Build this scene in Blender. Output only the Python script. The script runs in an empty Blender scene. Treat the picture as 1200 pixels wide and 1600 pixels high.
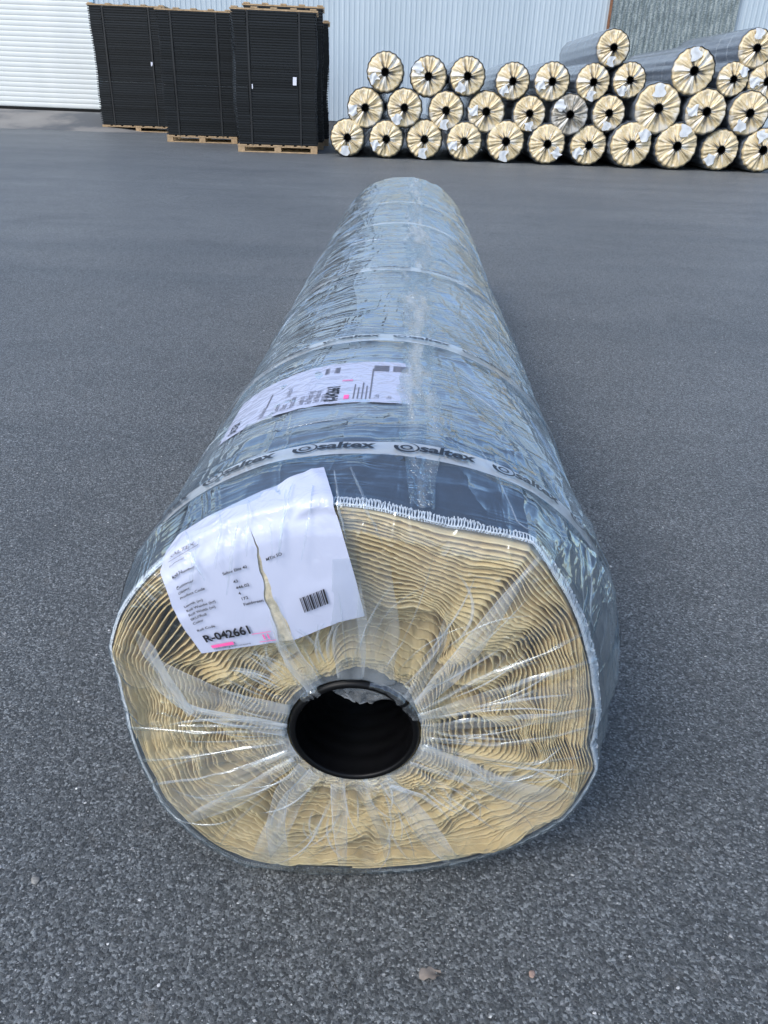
import bpy, bmesh, math, random
import numpy as np
from mathutils import Vector
from mathutils.bvhtree import BVHTree

# ------------------------------------------------------------------ camera, world, sun, exposure
S = bpy.context.scene
C = S.collection
R = math.radians
CAM_H, FPX, HORIZON, ROLL = 1.15, 1202.0, 145.0, R(2.2)
PITCH = math.atan((800 - HORIZON) / FPX)
fwd = np.array([0, math.cos(PITCH), -math.sin(PITCH)])
up_ = np.array([0, math.sin(PITCH), math.cos(PITCH)])
rc = np.array([1., 0, 0]) * math.cos(ROLL) + up_ * math.sin(ROLL)
uc = up_ * math.cos(ROLL) - np.array([1., 0, 0]) * math.sin(ROLL)
EYE = np.array([0, 0, CAM_H])
cam = bpy.data.objects.new('camera', bpy.data.cameras.new('camera'))
C.objects.link(cam)
from mathutils import Matrix
m = Matrix.Identity(4)
for i in range(3):
    m[i][0], m[i][1], m[i][2], m[i][3] = rc[i], uc[i], -fwd[i], EYE[i]
cam.matrix_world = m
cam.data.sensor_fit = 'VERTICAL'
cam.data.sensor_height = 36
cam.data.lens = FPX / 1600 * 36
cam.data.clip_start = 0.02
cam.data.clip_end = 2000
S.camera = cam

SUN_AZ, SUN_EL = R(-138), R(46)
w = bpy.data.worlds.new('World'); S.world = w; w.use_nodes = True
sky = w.node_tree.nodes.new('ShaderNodeTexSky')
sky.sky_type = 'NISHITA'; sky.sun_disc = False
sky.sun_elevation = SUN_EL; sky.sun_rotation = SUN_AZ % (2 * math.pi)
sky.dust_density = 1.2; sky.ozone_density = 1.5
bg = w.node_tree.nodes['Background']
w.node_tree.links.new(sky.outputs[0], bg.inputs[0]); bg.inputs[1].default_value = 0.15
sl = bpy.data.lights.new('sun', 'SUN'); sl.energy = 1.3; sl.angle = R(28); sl.color = (1, .96, .9)
so = bpy.data.objects.new('sun', sl); C.objects.link(so)
sd = Vector((math.sin(SUN_AZ) * math.cos(SUN_EL), math.cos(SUN_AZ) * math.cos(SUN_EL), math.sin(SUN_EL)))
so.rotation_euler = sd.to_track_quat('Z', 'Y').to_euler(); so.location = (-10, -8, 20)
S.view_settings.view_transform = 'Standard'; S.view_settings.look = 'None'
S.view_settings.exposure = 0.9; S.view_settings.gamma = 1
S.render.engine = 'CYCLES'
S.cycles.transparent_max_bounces = 24
S.cycles.max_bounces = 10

random.seed(7)
RNG = np.random.default_rng(11)

# ------------------------------------------------------------------ helpers
def ray(px, py):
    return rc * (px - 600) + uc * (800 - py) + fwd * FPX
def at_ground(px, py, z=0.0):
    v = ray(px, py); return EYE + v * ((z - CAM_H) / v[2])
def at_depth(px, py, y):
    v = ray(px, py); return EYE + v * (y / v[1])

TAB = RNG.random((256, 256))
def vn(x, y, seed=0, per=None):
    """smooth value noise -1..1; x wraps every `per` lattice cells"""
    x = np.asarray(x, float); y = np.asarray(y, float)
    x, y = np.broadcast_arrays(x, y)
    xi = np.floor(x).astype(int); yi = np.floor(y).astype(int)
    fx = x - xi; fy = y - yi
    fx = fx * fx * fx * (fx * (fx * 6 - 15) + 10); fy = fy * fy * fy * (fy * (fy * 6 - 15) + 10)
    def t(a, b):
        if per: a = a % per
        return TAB[(a * 7 + seed * 31) % 256, (b * 3 + seed * 57 + a) % 256]
    v = (t(xi, yi) * (1 - fx) + t(xi + 1, yi) * fx) * (1 - fy) + (t(xi, yi + 1) * (1 - fx) + t(xi + 1, yi + 1) * fx) * fy
    return v * 2 - 1
def sstep(a, b, x):
    t = np.clip((np.asarray(x, float) - a) / (b - a), 0, 1); return t * t * (3 - 2 * t)

def obj(name, verts, faces, mat, parent=None, smooth=True, attrs=None, loc=None):
    me = bpy.data.meshes.new(name)
    verts = np.asarray(verts, float).reshape(-1, 3)
    me.from_pydata(verts.tolist(), [], [tuple(map(int, f)) for f in faces])
    if smooth: me.polygons.foreach_set('use_smooth', [True] * len(me.polygons))
    for k, a in (attrs or {}).items():
        at = me.attributes.new(k, 'FLOAT', 'POINT'); at.data.foreach_set('value', np.asarray(a, float).ravel())
    me.update()
    if mat: me.materials.append(mat)
    o = bpy.data.objects.new(name, me); C.objects.link(o)
    if parent: o.parent = parent
    if loc is not None: o.location = loc
    return o
def grid_faces(nr, nc, wrap=False, off=0, flip=False):
    i, j = np.meshgrid(np.arange(nr - 1), np.arange(nc if wrap else nc - 1), indexing='ij')
    j2 = (j + 1) % nc
    f = np.stack([i * nc + j, i * nc + j2, (i + 1) * nc + j2, (i + 1) * nc + j], -1).reshape(-1, 4) + off
    return f[:, ::-1] if flip else f
def tag(o, label=None, cat=None, group=None, kind=None):
    if label: o['label'] = label
    if cat: o['category'] = cat
    if group: o['group'] = group
    if kind: o['kind'] = kind
    return o
def empty(name, loc, rz=0):
    o = bpy.data.objects.new(name, None); C.objects.link(o); o.location = loc; o.rotation_euler = (0, 0, rz)
    o.empty_display_size = .1
    return o
def box_bm(bm, x0, x1, y0, y1, z0, z1, bev=0):
    vs = [bm.verts.new(p) for p in ((x0, y0, z0), (x1, y0, z0), (x1, y1, z0), (x0, y1, z0), (x0, y0, z1), (x1, y0, z1), (x1, y1, z1), (x0, y1, z1))]
    fs = [bm.faces.new([vs[k] for k in f]) for f in ((0, 3, 2, 1), (4, 5, 6, 7), (0, 1, 5, 4), (1, 2, 6, 5), (2, 3, 7, 6), (3, 0, 4, 7))]
    if bev:
        es = list({e for f in fs for e in f.edges})
        bmesh.ops.bevel(bm, geom=es, offset=bev, segments=2, affect='EDGES')
def bm_obj(name, bm, mat, parent=None, loc=None):
    me = bpy.data.meshes.new(name); bm.to_mesh(me); bm.free()
    if mat: me.materials.append(mat)
    o = bpy.data.objects.new(name, me); C.objects.link(o)
    if parent: o.parent = parent
    if loc is not None: o.location = loc
    return o
def box(name, x0, x1, y0, y1, z0, z1, mat, parent=None, bev=0, loc=None):
    bm = bmesh.new(); box_bm(bm, x0, x1, y0, y1, z0, z1, bev); return bm_obj(name, bm, mat, parent, loc)

# ------------------------------------------------------------------ materials
class NT:
    def __init__(s, name):
        s.m = bpy.data.materials.new(name); s.m.use_nodes = True; s.t = s.m.node_tree
        s.p = s.t.nodes.get('Principled BSDF'); s.out = s.t.nodes.get('Material Output')
    def n(s, typ, **kw):
        nd = s.t.nodes.new('ShaderNode' + typ)
        for k, v in kw.items():
            if k.startswith('i_'):
                nd.inputs[int(k[2:]) if k[2:].isdigit() else k[2:].replace('_', ' ')].default_value = v
            else: setattr(nd, k, v)
        return nd
    def l(s, a, b): s.t.links.new(a, b)
    def math(s, op, a, b=None, clamp=False):
        nd = s.n('Math', operation=op, use_clamp=clamp)
        for k, v in ((0, a), (1, b)):
            if v is None: continue
            if isinstance(v, (int, float)): nd.inputs[k].default_value = v
            else: s.l(v, nd.inputs[k])
        return nd.outputs[0]
    def coord(s, kind='Object', scale=(1, 1, 1), rot=(0, 0, 0)):
        tc = s.n('TexCoord'); mp = s.n('Mapping'); mp.inputs['Scale'].default_value = scale; mp.inputs['Rotation'].default_value = rot
        s.l(tc.outputs[kind], mp.inputs[0]); return mp.outputs[0]
    def noise(s, vec, scale, detail=4, rough=.55, dist=0):
        nd = s.n('TexNoise'); nd.inputs['Scale'].default_value = scale; nd.inputs['Detail'].default_value = detail
        nd.inputs['Roughness'].default_value = rough; nd.inputs['Distortion'].default_value = dist
        if vec is not None: s.l(vec, nd.inputs['Vector'])
        return nd.outputs['Fac']
    def ramp(s, fac, stops):
        nd = s.n('ValToRGB'); e = nd.color_ramp.elements
        while len(e) < len(stops): e.new(.5)
        for k, (p, c) in enumerate(stops):
            e[k].position = p; e[k].color = tuple(c) + (1,) if len(c) == 3 else c
        s.l(fac, nd.inputs[0]); return nd.outputs[0]
    def mix(s, fac, a, b, mode='MIX'):
        nd = s.n('Mix', data_type='RGBA', blend_type=mode)
        if isinstance(fac, (int, float)): nd.inputs[0].default_value = fac
        else: s.l(fac, nd.inputs[0])
        for k, v in ((6, a), (7, b)):
            if isinstance(v, tuple): nd.inputs[k].default_value = v + (1,) if len(v) == 3 else v
            else: s.l(v, nd.inputs[k])
        return nd.outputs[2]
    def bump(s, h, strength=.3, dist=.01, prev=None):
        nd = s.n('Bump'); nd.inputs['Strength'].default_value = strength; nd.inputs['Distance'].default_value = dist
        s.l(h, nd.inputs['Height'])
        if prev is not None: s.l(prev, nd.inputs['Normal'])
        return nd.outputs[0]
    def attr(s, name):
        nd = s.n('Attribute', attribute_name=name); return nd.outputs['Fac']
def g3(v): return (v, v, v)

def simple(name, col, rough=.6, nscale=0, namp=.15, bump=0, metal=0, spec=.5):
    t = NT(name); t.p.inputs['Roughness'].default_value = rough; t.p.inputs['Metallic'].default_value = metal
    t.p.inputs['Specular IOR Level'].default_value = spec
    if nscale:
        f = t.noise(t.coord(), nscale, 5)
        c = t.ramp(f, [(.3, tuple(x * (1 - namp) for x in col)), (.7, tuple(min(1, x * (1 + namp)) for x in col))])
        t.l(c, t.p.inputs['Base Color'])
        if bump: t.l(t.bump(f, bump, .005), t.p.inputs['Normal'])
    else: t.p.inputs['Base Color'].default_value = col + (1,)
    return t.m

def mat_asphalt():
    t = NT('asphalt'); co = t.coord('Object')
    big = t.noise(co, .35, 4, .6); mid = t.noise(co, 5, 5, .6)
    strk = t.noise(t.coord('Object', (.12, 1.2, 1), (0, 0, R(8))), 1.3, 4)
    base = t.ramp(big, [(.3, (.094, .100, .101)), (.7, (.180, .187, .185))])
    base = t.mix(t.math('MULTIPLY', t.ramp(mid, [(.35, g3(0)), (.75, g3(1))]), .35), base, (.17, .178, .18))
    base = t.mix(t.math('MULTIPLY', t.ramp(strk, [(.45, g3(0)), (.7, g3(1))]), .6), base, (.088, .098, .103))
    wn = t.n('TexNoise'); wn.inputs['Scale'].default_value = 170; wn.inputs['Detail'].default_value = 3; t.l(co, wn.inputs['Vector'])
    wo = t.n('Vector' + 'Math', operation='MULTIPLY_ADD'); t.l(wn.outputs['Color'], wo.inputs[0]); wo.inputs[1].default_value = (.005, .005, .005); t.l(co, wo.inputs[2])
    cw = wo.outputs[0]
    v = t.n('TexVoronoi'); v.inputs['Scale'].default_value = 260; t.l(cw, v.inputs['Vector'])
    v2 = t.n('TexVoronoi', distance='CHEBYCHEV'); v2.inputs['Scale'].default_value = 130; t.l(cw, v2.inputs['Vector'])
    v3 = t.n('TexVoronoi', distance='MANHATTAN'); v3.inputs['Scale'].default_value = 270; t.l(cw, v3.inputs['Vector'])
    sep = t.n('SeparateColor'); t.l(v.outputs['Color'], sep.inputs[0])
    sep2 = t.n('SeparateColor'); t.l(v2.outputs['Color'], sep2.inputs[0])
    sep3 = t.n('SeparateColor'); t.l(v3.outputs['Color'], sep3.inputs[0])
    gr = t.ramp(sep.outputs[0], [(0, g3(.25)), (.5, g3(.85)), (.8, g3(1.4)), (1, g3(2.7))])
    c = t.mix(1.0, base, gr, 'MULTIPLY')
    # pale stone chips worn free at the surface, irregular and of several sizes
    chip = t.math('MULTIPLY', t.ramp(sep2.outputs[1], [(.955, g3(0)), (.965, g3(1))]), t.ramp(v2.outputs['Distance'], [(.2, g3(1)), (.34, g3(0))]))
    c = t.mix(chip, c, t.mix(sep2.outputs[2], (.26, .27, .28), (.75, .75, .73)))
    chip3 = t.math('MULTIPLY', t.ramp(sep3.outputs[1], [(.90, g3(0)), (.92, g3(1))]), t.ramp(v3.outputs['Distance'], [(.3, g3(1)), (.5, g3(0))]))
    c = t.mix(chip3, c, t.mix(sep3.outputs[2], (.22, .23, .24), (.8, .8, .78)))
    pit = t.noise(co, 80, 6, .8)
    c = t.mix(t.math('MULTIPLY', t.ramp(pit, [(.53, g3(0)), (.62, g3(1))]), .85), c, (.026, .030, .035))
    br = t.noise(co, 14, 3, .6)
    c = t.mix(t.math('MULTIPLY', t.ramp(br, [(.62, g3(0)), (.78, g3(1))]), .35), c, (.19, .165, .135))
    # stains and scuffs with a shape of their own
    st = t.noise(co, 1.7, 6, .7, .6)
    c = t.mix(t.math('MULTIPLY', t.ramp(st, [(.55, g3(0)), (.70, g3(1))]), .45), c, (.058, .062, .065))
    t.l(c, t.p.inputs['Base Color'])
    t.l(t.ramp(sep.outputs[1], [(0, g3(.34)), (1, g3(.7))]), t.p.inputs['Roughness'])
    h = t.math('ADD', t.math('MULTIPLY', t.math('SUBTRACT', 1, v.outputs['Distance']), .5), t.math('MULTIPLY', sep.outputs[2], .9))
    h = t.math('ADD', h, t.math('MULTIPLY', pit, -2.2))
    t.p.inputs['Sheen Weight'].default_value = .06; t.p.inputs['Sheen Roughness'].default_value = .45; t.p.inputs['Sheen Tint'].default_value = (.8, .9, 1, 1)
    n = t.bump(h, .9, .006)
    t.l(n, t.p.inputs['Normal'])
    return t.m

def mat_film(name, haze=.05, gloss_rough=.09, bumps=(), hazecol=(.8, .83, .86), attr=None, spec=1.0, f0=.075, fpow=4.0):
    t = NT(name)
    tr = t.n('BsdfTransparent'); tr.inputs[0].default_value = (.97, .985, .99, 1)
    df = t.n('BsdfDiffuse'); df.inputs[0].default_value = hazecol + (1,)
    tl = t.n('BsdfTranslucent'); tl.inputs[0].default_value = hazecol + (1,)
    gl = t.n('BsdfGlossy'); gl.inputs[0].default_value = (.86, .95, 1, 1); gl.inputs['Roughness'].default_value = gloss_rough
    nrm = None
    for (sc, rot, scale, dist, strength, depth) in bumps:
        f = t.noise(t.coord('Object', sc, rot), abs(scale), 3, .5, dist)
        if scale < 0:                                   # sharp creases
            f = t.math('POWER', t.math('SUBTRACT', 1, t.math('ABSOLUTE', t.math('SUBTRACT', t.math('MULTIPLY', f, 2), 1))), 7)
        nrm = t.bump(f, strength, depth, nrm)
    if nrm is not None:
        t.l(nrm, gl.inputs['Normal'])
    lw = t.n('LayerWeight'); lw.inputs[0].default_value = .5
    if nrm is not None: t.l(nrm, lw.inputs['Normal'])
    fr = t.math('MULTIPLY', t.math('ADD', t.math('MULTIPLY', t.math('POWER', lw.outputs['Facing'], fpow), .9), f0), spec, True)
    d2 = t.n('MixShader'); d2.inputs[0].default_value = .35; t.l(df.outputs[0], d2.inputs[1]); t.l(tl.outputs[0], d2.inputs[2])
    a = t.n('MixShader')
    if attr: t.l(t.math('ADD', t.attr(attr), haze, True), a.inputs[0])
    else: a.inputs[0].default_value = haze
    t.l(tr.outputs[0], a.inputs[1]); t.l(d2.outputs[0], a.inputs[2])
    b = t.n('MixShader'); t.l(fr, b.inputs[0]); t.l(a.outputs[0], b.inputs[1]); t.l(gl.outputs[0], b.inputs[2])
    t.l(b.outputs[0], t.out.inputs[0]); t.t.nodes.remove(t.p)
    return t.m

def mat_cream():
    t = NT('cream_fabric'); co = t.coord()
    f = t.noise(co, 16, 5, .6); g = t.noise(t.coord('Object', (1, .3, 1)), 90, 3)
    c = t.ramp(f, [(.25, (.62, .455, .195)), (.5, (.79, .625, .32)), (.78, (.88, .76, .48))])
    c = t.mix(t.math('MULTIPLY', g, .25), c, (.88, .76, .5))
    wv = t.n('TexWave', wave_type='BANDS', bands_direction='X'); wv.inputs['Scale'].default_value = 150; t.l(co, wv.inputs[0])
    c = t.mix(.12, c, t.ramp(wv.outputs[0], [(0, (.6, .46, .25)), (1, (.86, .7, .42))]))
    c = t.mix(t.math('MULTIPLY', t.attr('tone'), .5), c, (.60, .44, .21))
    tl = t.n('BsdfTranslucent'); t.l(c, tl.inputs[0]); mx = t.n('MixShader'); mx.inputs[0].default_value = .12
    t.l(t.p.outputs[0], mx.inputs[1]); t.l(tl.outputs[0], mx.inputs[2]); t.l(mx.outputs[0], t.out.inputs[0])
    t.l(c, t.p.inputs['Base Color']); t.p.inputs['Roughness'].default_value = .75
    t.p.inputs['Specular IOR Level'].default_value = .25
    t.l(t.bump(g, .3, .002), t.p.inputs['Normal'])
    return t.m

def mat_backing():
    t = NT('turf_backing'); co = t.coord()
    wv = t.n('TexWave', wave_type='BANDS', bands_direction='Y'); wv.inputs['Scale'].default_value = 26; wv.inputs['Distortion'].default_value = .8
    wv.inputs['Detail'].default_value = 2; t.l(co, wv.inputs[0])
    f = t.noise(co, 9, 5, .6)
    c = t.ramp(f, [(.3, (.07, .08, .087)), (.7, (.125, .135, .14))])
    c = t.mix(t.math('MULTIPLY', wv.outputs[0], .5), c, (.24, .25, .25))
    t.l(c, t.p.inputs['Base Color']); t.p.inputs['Roughness'].default_value = .6
    t.l(t.bump(wv.outputs[0], .5, .004), t.p.inputs['Normal'])
    return t.m

def mat_metalwall(name, c0, c1, rough=.5, streak=True):
    t = NT(name)
    a = t.noise(t.coord('Object', (1.4, 1, .12)), 1.6, 5, .6); b = t.noise(t.coord(), .5, 3)
    f = t.math('ADD', t.math('MULTIPLY', a, .6), t.math('MULTIPLY', b, .4))
    t.l(t.ramp(f, [(.35, c0), (.65, c1)]), t.p.inputs['Base Color']); t.p.inputs['Roughness'].default_value = rough
    return t.m

M = {}
M['asphalt'] = mat_asphalt()
M['cream'] = mat_cream()
M['backing'] = mat_backing()
M['shoulder'] = simple('dark_turf_edge', (.020, .030, .048), .45, 30, .35, .2)
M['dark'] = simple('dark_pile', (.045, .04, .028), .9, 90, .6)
M['black'] = simple('black_plastic', (.002, .002, .0025), .42, 40, .3, spec=.22)
M['thread'] = simple('white_thread', (.62, .66, .7), .7, 60, .12)
M['paper'] = simple('white_paper', (.74, .75, .85), .5, 25, .03)
t_ = NT('film_covered_paper'); t_.p.inputs['Base Color'].default_value = (.48, .51, .64, 1); t_.p.inputs['Roughness'].default_value = .5
t_.p.inputs['Coat Weight'].default_value = .7; t_.p.inputs['Coat Roughness'].default_value = .1
t_.l(t_.bump(t_.noise(t_.coord('Object', (1, 1, .45), (0, .5, 0)), 26, 3, .5, 1.2), .8, .016), t_.p.inputs['Coat Normal']); M['labelpaper'] = t_.m
M['paper2'] = t_.m.copy(); M['paper2'].name = 'dulled_paper'; M['paper2'].node_tree.nodes['Principled BSDF'].inputs['Base Color'].default_value = (.44, .47, .60, 1)
M['farpaper'] = simple('film_dulled_paper', (.62, .64, .66), .4, 9, .12)
M['tornpaper'] = simple('torn_paper', (.62, .53, .38), .8, 120, .3)
M['ink'] = simple('black_ink', (.012, .012, .016), .5)
M['greyink'] = simple('grey_ink', (.14, .14, .17), .5)
M['pink'] = simple('pink_marker', (.9, .12, .36), .5)
M['tapeprint'] = simple('tape_print', (.015, .017, .022), .4)
M['film'] = mat_film('clear_film', .03, .07, [((1, 1, 1), (0, 0, 0), 14, .8, .25, .006), ((.16, 1, .16), (0, 0, R(5)), -21, .4, .38, .004), ((1, .14, 1), (0, 0, R(-32)), -14, .6, .46, .006)], hazecol=(.73, .80, .87), attr='haze', f0=.07, fpow=2.5)
M['fold'] = mat_film('film_fold', .0, .12, [((1, 1, 1), (0, 0, 0), 60, .4, .3, .003)], attr='haze', f0=.09)
M['tape'] = mat_film('clear_tape', .55, .14, [((1, 1, 1), (0, 0, 0), 45, 0, .2, .003)], hazecol=(.8, .83, .85))
M['seam'] = mat_film('crumpled_tape', 0, .07, [((1, .4, 1), (0, 0, 0), -38, 1.0, .8, .006), ((.4, 1, 1), (0, 0, 0), -60, .6, .5, .004)], hazecol=(.70, .70, .66), attr='haze', f0=.08)
M['wall'] = mat_metalwall('ribbed_wall', (.40, .475, .53), (.46, .535, .59))
M['door'] = mat_metalwall('shutter_white', (.60, .625, .61), (.66, .68, .66))
M['wall_base'] = simple('dark_wall_base', (.10, .105, .11), .85, 6, .2)
t_ = NT('worn_concrete'); t_.p.inputs['Roughness'].default_value = .85
t_.l(t_.ramp(t_.noise(t_.coord('Object', (1, 1, 1)), .55, 5, .6), [(.42, (.095, .10, .105)), (.56, (.21, .20, .185)), (.75, (.25, .24, .22))]), t_.p.inputs['Base Color']); M['apron'] = t_.m
M['rust'] = simple('rusty_steel', (.22, .10, .05), .8, 12, .4)
M['blue'] = simple('pale_blue_paint', (.35, .5, .62), .5, 8, .1)
t_ = NT('black_panel'); oi = t_.n('ObjectInfo')
t_.l(t_.ramp(oi.outputs['Random'], [(0, (.003, .004, .0055)), (1, (.012, .0145, .018))]), t_.p.inputs['Base Color']); t_.p.inputs['Roughness'].default_value = .45; t_.p.inputs['Specular IOR Level'].default_value = .35
M['panelblack'] = t_.m
M['strap'] = simple('black_strap', (.006, .006, .008), .35)
M['wood'] = simple('pallet_wood', (.42, .29, .165), .8, 18, .25, .3)
M['leaf'] = simple('dry_leaf', (.22, .185, .155), .8, 40, .25)
M['pebble'] = simple('pink_stone', (.30, .21, .17), .8, 60, .3)
M['stone'] = simple('pale_stone', (.2, .195, .18), .8, 60, .3)

# ------------------------------------------------------------------ ground
def build_ground():
    n = 60
    xs = np.linspace(-90, 90, n); ys = np.linspace(-60, 60, n)
    X, Y = np.meshgrid(xs, ys)
    tag(obj('ground', np.stack([X, Y, 0 * X], -1), grid_faces(n, n), M['asphalt'], smooth=False), kind='structure')
build_ground()

# ------------------------------------------------------------------ warehouse
WY = 25.0
def build_warehouse():
    wh = empty('warehouse', (0, WY, 0))
    tag(wh, 'white ribbed metal warehouse wall with roller shutter behind the yard', 'building')
    H = 7.5
    SILL = float(at_depth(80, 172, WY)[2])
    dl = float(at_depth(152, 100, WY)[0])           # right edge of the shutter opening
    pl = float(at_depth(951, 40, WY)[0]); pr = float(at_depth(1149, 30, WY)[0])
    def ribbed(name, x0, x1, z0, z1, pitch, depth, mat, y=0, flat=.55):
        xs = []; n = max(1, int((x1 - x0) / pitch)); p = (x1 - x0) / n
        for k in range(n):
            a = x0 + k * p
            xs += [(a, 0), (a + p * flat, 0), (a + p * (flat + .1), -depth), (a + p * .9, -depth)]
        xs.append((x1, 0))
        v = [(x, y + d, z) for z in (z0, z1) for x, d in xs] 
        return obj(name, v, grid_faces(2, len(xs)), mat, wh, smooth=False)
    ribbed('wall', dl + .12, 26, SILL, H, .14, .010, M['wall'])
    ribbed('wall', -26, dl - 4.2, SILL, H, .14, .010, M['wall'])
    ribbed('wall', dl - 4.2, dl + .12, 4.6, H, .14, .010, M['wall'])
    box('wall_base', dl + .12, 26, .012, .4, -.2, SILL + .004, M['wall_base'], wh)  # dark strip between the ground and the ribbed sheet
    box('wall_base', -26, dl - 4.2, .012, .4, -.2, SILL + .004, M['wall_base'], wh)
    box('building_core', -26, 26, .3, 12, -.2, H - .02, M['wall_base'], wh)
    box('eaves_trim', -26, 26, -.12, 12.1, H, H + .2, M['wall'], wh)
    # roller shutter: horizontal curved slats
    z = np.linspace(SILL + .06, 4.58, 400); ph = ((z - z[0]) / .125) % 1
    d = -.016 * np.sqrt(np.clip(1 - (2 * ph - 1) ** 2, 0, 1))
    v = [(x, .16 + dd, zz) for zz, dd in zip(z, d) for x in (dl - 4.1, dl)]
    door = obj('roller_door', v, grid_faces(400, 2), M['door'], wh, smooth=False)
    box('bottom_bar', dl - 4.1, dl, .12, .17, SILL - .02, SILL + .06, M['black'], door)
    box('guide_rail', dl + .002, dl + .115, -.04, .2, SILL, 4.6, M['blue'], door)
    box('guide_rail', dl - 4.2, dl - 4.1, -.04, .2, SILL, 4.6, M['blue'], door)
    # grey panel beside the rolls
    t = NT('weathered_panel')
    f = t.noise(t.coord('Object', (7, 1, 1.2)), 2.2, 6, .75); f2 = t.noise(t.coord('Object', (14, 1, 30)), 1.6, 3, .8)
    ff = t.math('ADD', t.math('MULTIPLY', f, .5), t.math('MULTIPLY', f2, .5))
    t.l(t.ramp(ff, [(.40, (.085, .11, .115)), (.5, (.19, .23, .235)), (.60, (.40, .45, .45))]), t.p.inputs['Base Color']); t.p.inputs['Roughness'].default_value = .6
    p = ribbed('sliding_panel', pl, pr, SILL, 4.6, .14, .035, t.m, y=-.09, flat=.45)
    box('edge_trim', pl - .06, pl - .003, -.125, -.034, SILL, 4.6, M['rust'], p)
    # apron in front of the shutter
    a = at_ground(0, 200); n = 24
    xr = dl + .6; y1 = WY - .02 + .14; y0 = WY - 3.2
    X, Y = np.meshgrid(np.linspace(-20, xr + 1.6, 40), np.linspace(y0, y1, n))
    side = 1 - sstep(xr - .2, xr + 1.6, X)
    Z = -.02 + (SILL + .0) * sstep(y0, WY - .3, Y) * side + .004
    tag(obj('concrete_apron', np.stack([X, Y, Z], -1), grid_faces(n, 40), M['apron']), kind='structure')
build_warehouse()

# ------------------------------------------------------------------ stacks of black panels on pallets
def wood_pallet(w, d, origin, rz, label):
    t = empty('pallet', origin, rz); tag(t, label, 'pallet', 'wooden pallets under the black stacks')
    n = 7; bw = w * .115
    for k in range(3):
        y0 = -d * 0 + [0, d / 2 - .05, d - .1][k]
        box('bottom_board', 0, w, y0, y0 + .1, .002, .022, M['wood'], t)
        for j in range(3):
            x0 = [0, w / 2 - .07, w - .14][j]
            box('block', x0 + .003, x0 + .137, y0 + .002, y0 + .098, .0225, .1, M['wood'], t)
    for k in range(3):
        y0 = [0, d / 2 - .05, d - .1][k]
        box('stringer_board', 0, w, y0, y0 + .1, .1005, .12, M['wood'], t)
    for k in range(n):
        x0 = (w - bw) * k / (n - 1)
        box('deck_board', x0, x0 + bw, -.004, d + .004, .1205, .142, M['wood'], t)
    return t
def wood_lid(w, d, origin, rz, label):
    t = empty('wooden_lid', origin, rz); tag(t, label, 'lid', 'wooden lids on the black stacks')
    for k in range(3):
        y0 = [0, d / 2 - .05, d - .1][k]
        box('batten', -.03, w + .03, y0, y0 + .1, .002, .03, M['wood'], t)
    for k in range(5):
        x0 = (w - .12) * k / 4
        box('deck_board', x0, x0 + .12, -.005, d + .005, .0305, .055, M['wood'], t)
    return t
def panel_stack(bl, br, top, d, label, tags, where, n=48, lean=(0, 0), side_tags=()):
    A = at_ground(*bl); B = at_ground(*br)
    ux = B - A; wdt = float(np.hypot(ux[0], ux[1])); rz = math.atan2(ux[1], ux[0])
    zt = float(at_depth(top[0], top[1], A[1])[2])
    wood_pallet(wdt, d, tuple(A[:2]) + (0,), rz, 'low wooden pallet under the ' + where)
    z0 = .1432; th = (zt - .06 - z0) / n
    st = empty('panel_stack', (A[0], A[1], z0), rz)
    tag(st, label, 'panel stack', 'strapped stacks of black panels')
    bm = bmesh.new()
    box_bm(bm, .03, wdt - .03, .03, d - .03, 0, th * .5)
    box_bm(bm, 0, wdt * .17, 0, d, th * .5, th * .97)
    box_bm(bm, wdt * .2, wdt * .78, .002, d - .002, th * .5, th * .97)
    box_bm(bm, wdt * .81, wdt, 0, d, th * .5, th * .97)
    first = bm_obj('panel', bm, M['panelblack'], st)
    for k in range(n):
        o = first if k == 0 else first.copy()
        if k: C.objects.link(o); o.parent = st
        f = k / n
        jx = .006 * random.uniform(-1, 1) + lean[0] * f + .012 * math.sin(f * 9 + wdt * 5); jy = .008 * random.uniform(-1, 1) + lean[1] * f
        o.location = (jx, jy, k * th)
    ht = zt - .06 - z0
    for fx in (.185, .795):
        v = []
        for k in range(13):
            f = k / 12; x = wdt * fx + lean[0] * f
            for dx in (-.018, .018): v.append((x + dx, -.018 + .006 * math.sin(f * 9) + lean[1] * f, ht * f))
        obj('strap', v, grid_faces(13, 2), M['strap'], st)
    for (px, py, ww, hh) in tags:
        P = at_depth(px, py, A[1] - .03); q = P - np.array([A[0], A[1], z0])
        x = q[0] * math.cos(rz) + q[1] * math.sin(rz)
        t = obj('paper_tag', [(x + a * ww, -.024 - .004 * b, q[2] + b * hh) for a, b in ((-.5, -.5), (.5, -.5), (.55, .5), (-.45, .5))], [(0, 1, 2, 3)], M['paper'], st)
    for (y, z, ww, hh) in side_tags:
        obj('paper_tag', [(wdt + .025, y + a * ww, z + b * hh) for a, b in ((-.5, -.5), (.5, -.5), (.5, .5), (-.5, .5))], [(0, 1, 2, 3)], M['paper'], st)
    wood_lid(wdt, d, (A[0] + lean[0] * math.cos(rz), A[1] + lean[1], zt - .0585), rz, 'thin wooden lid lying on top of the ' + where)
    return A, B, rz
panel_stack((161, 204), (272, 208), (137, 3), 1.2, 'strapped black plastic panels in a tall stack nearest the roller shutter',
            [(251, 62, .03, .04), (236, 100, .045, .09), (256, 132, .03, .035)], 'black stack nearest the shutter', 50)
panel_stack((261.5, 221.5), (371, 225), (250, 10), 1.2, 'middle stack of strapped black plastic panels between its two neighbours',
            [], 'middle black stack', 50)
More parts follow.
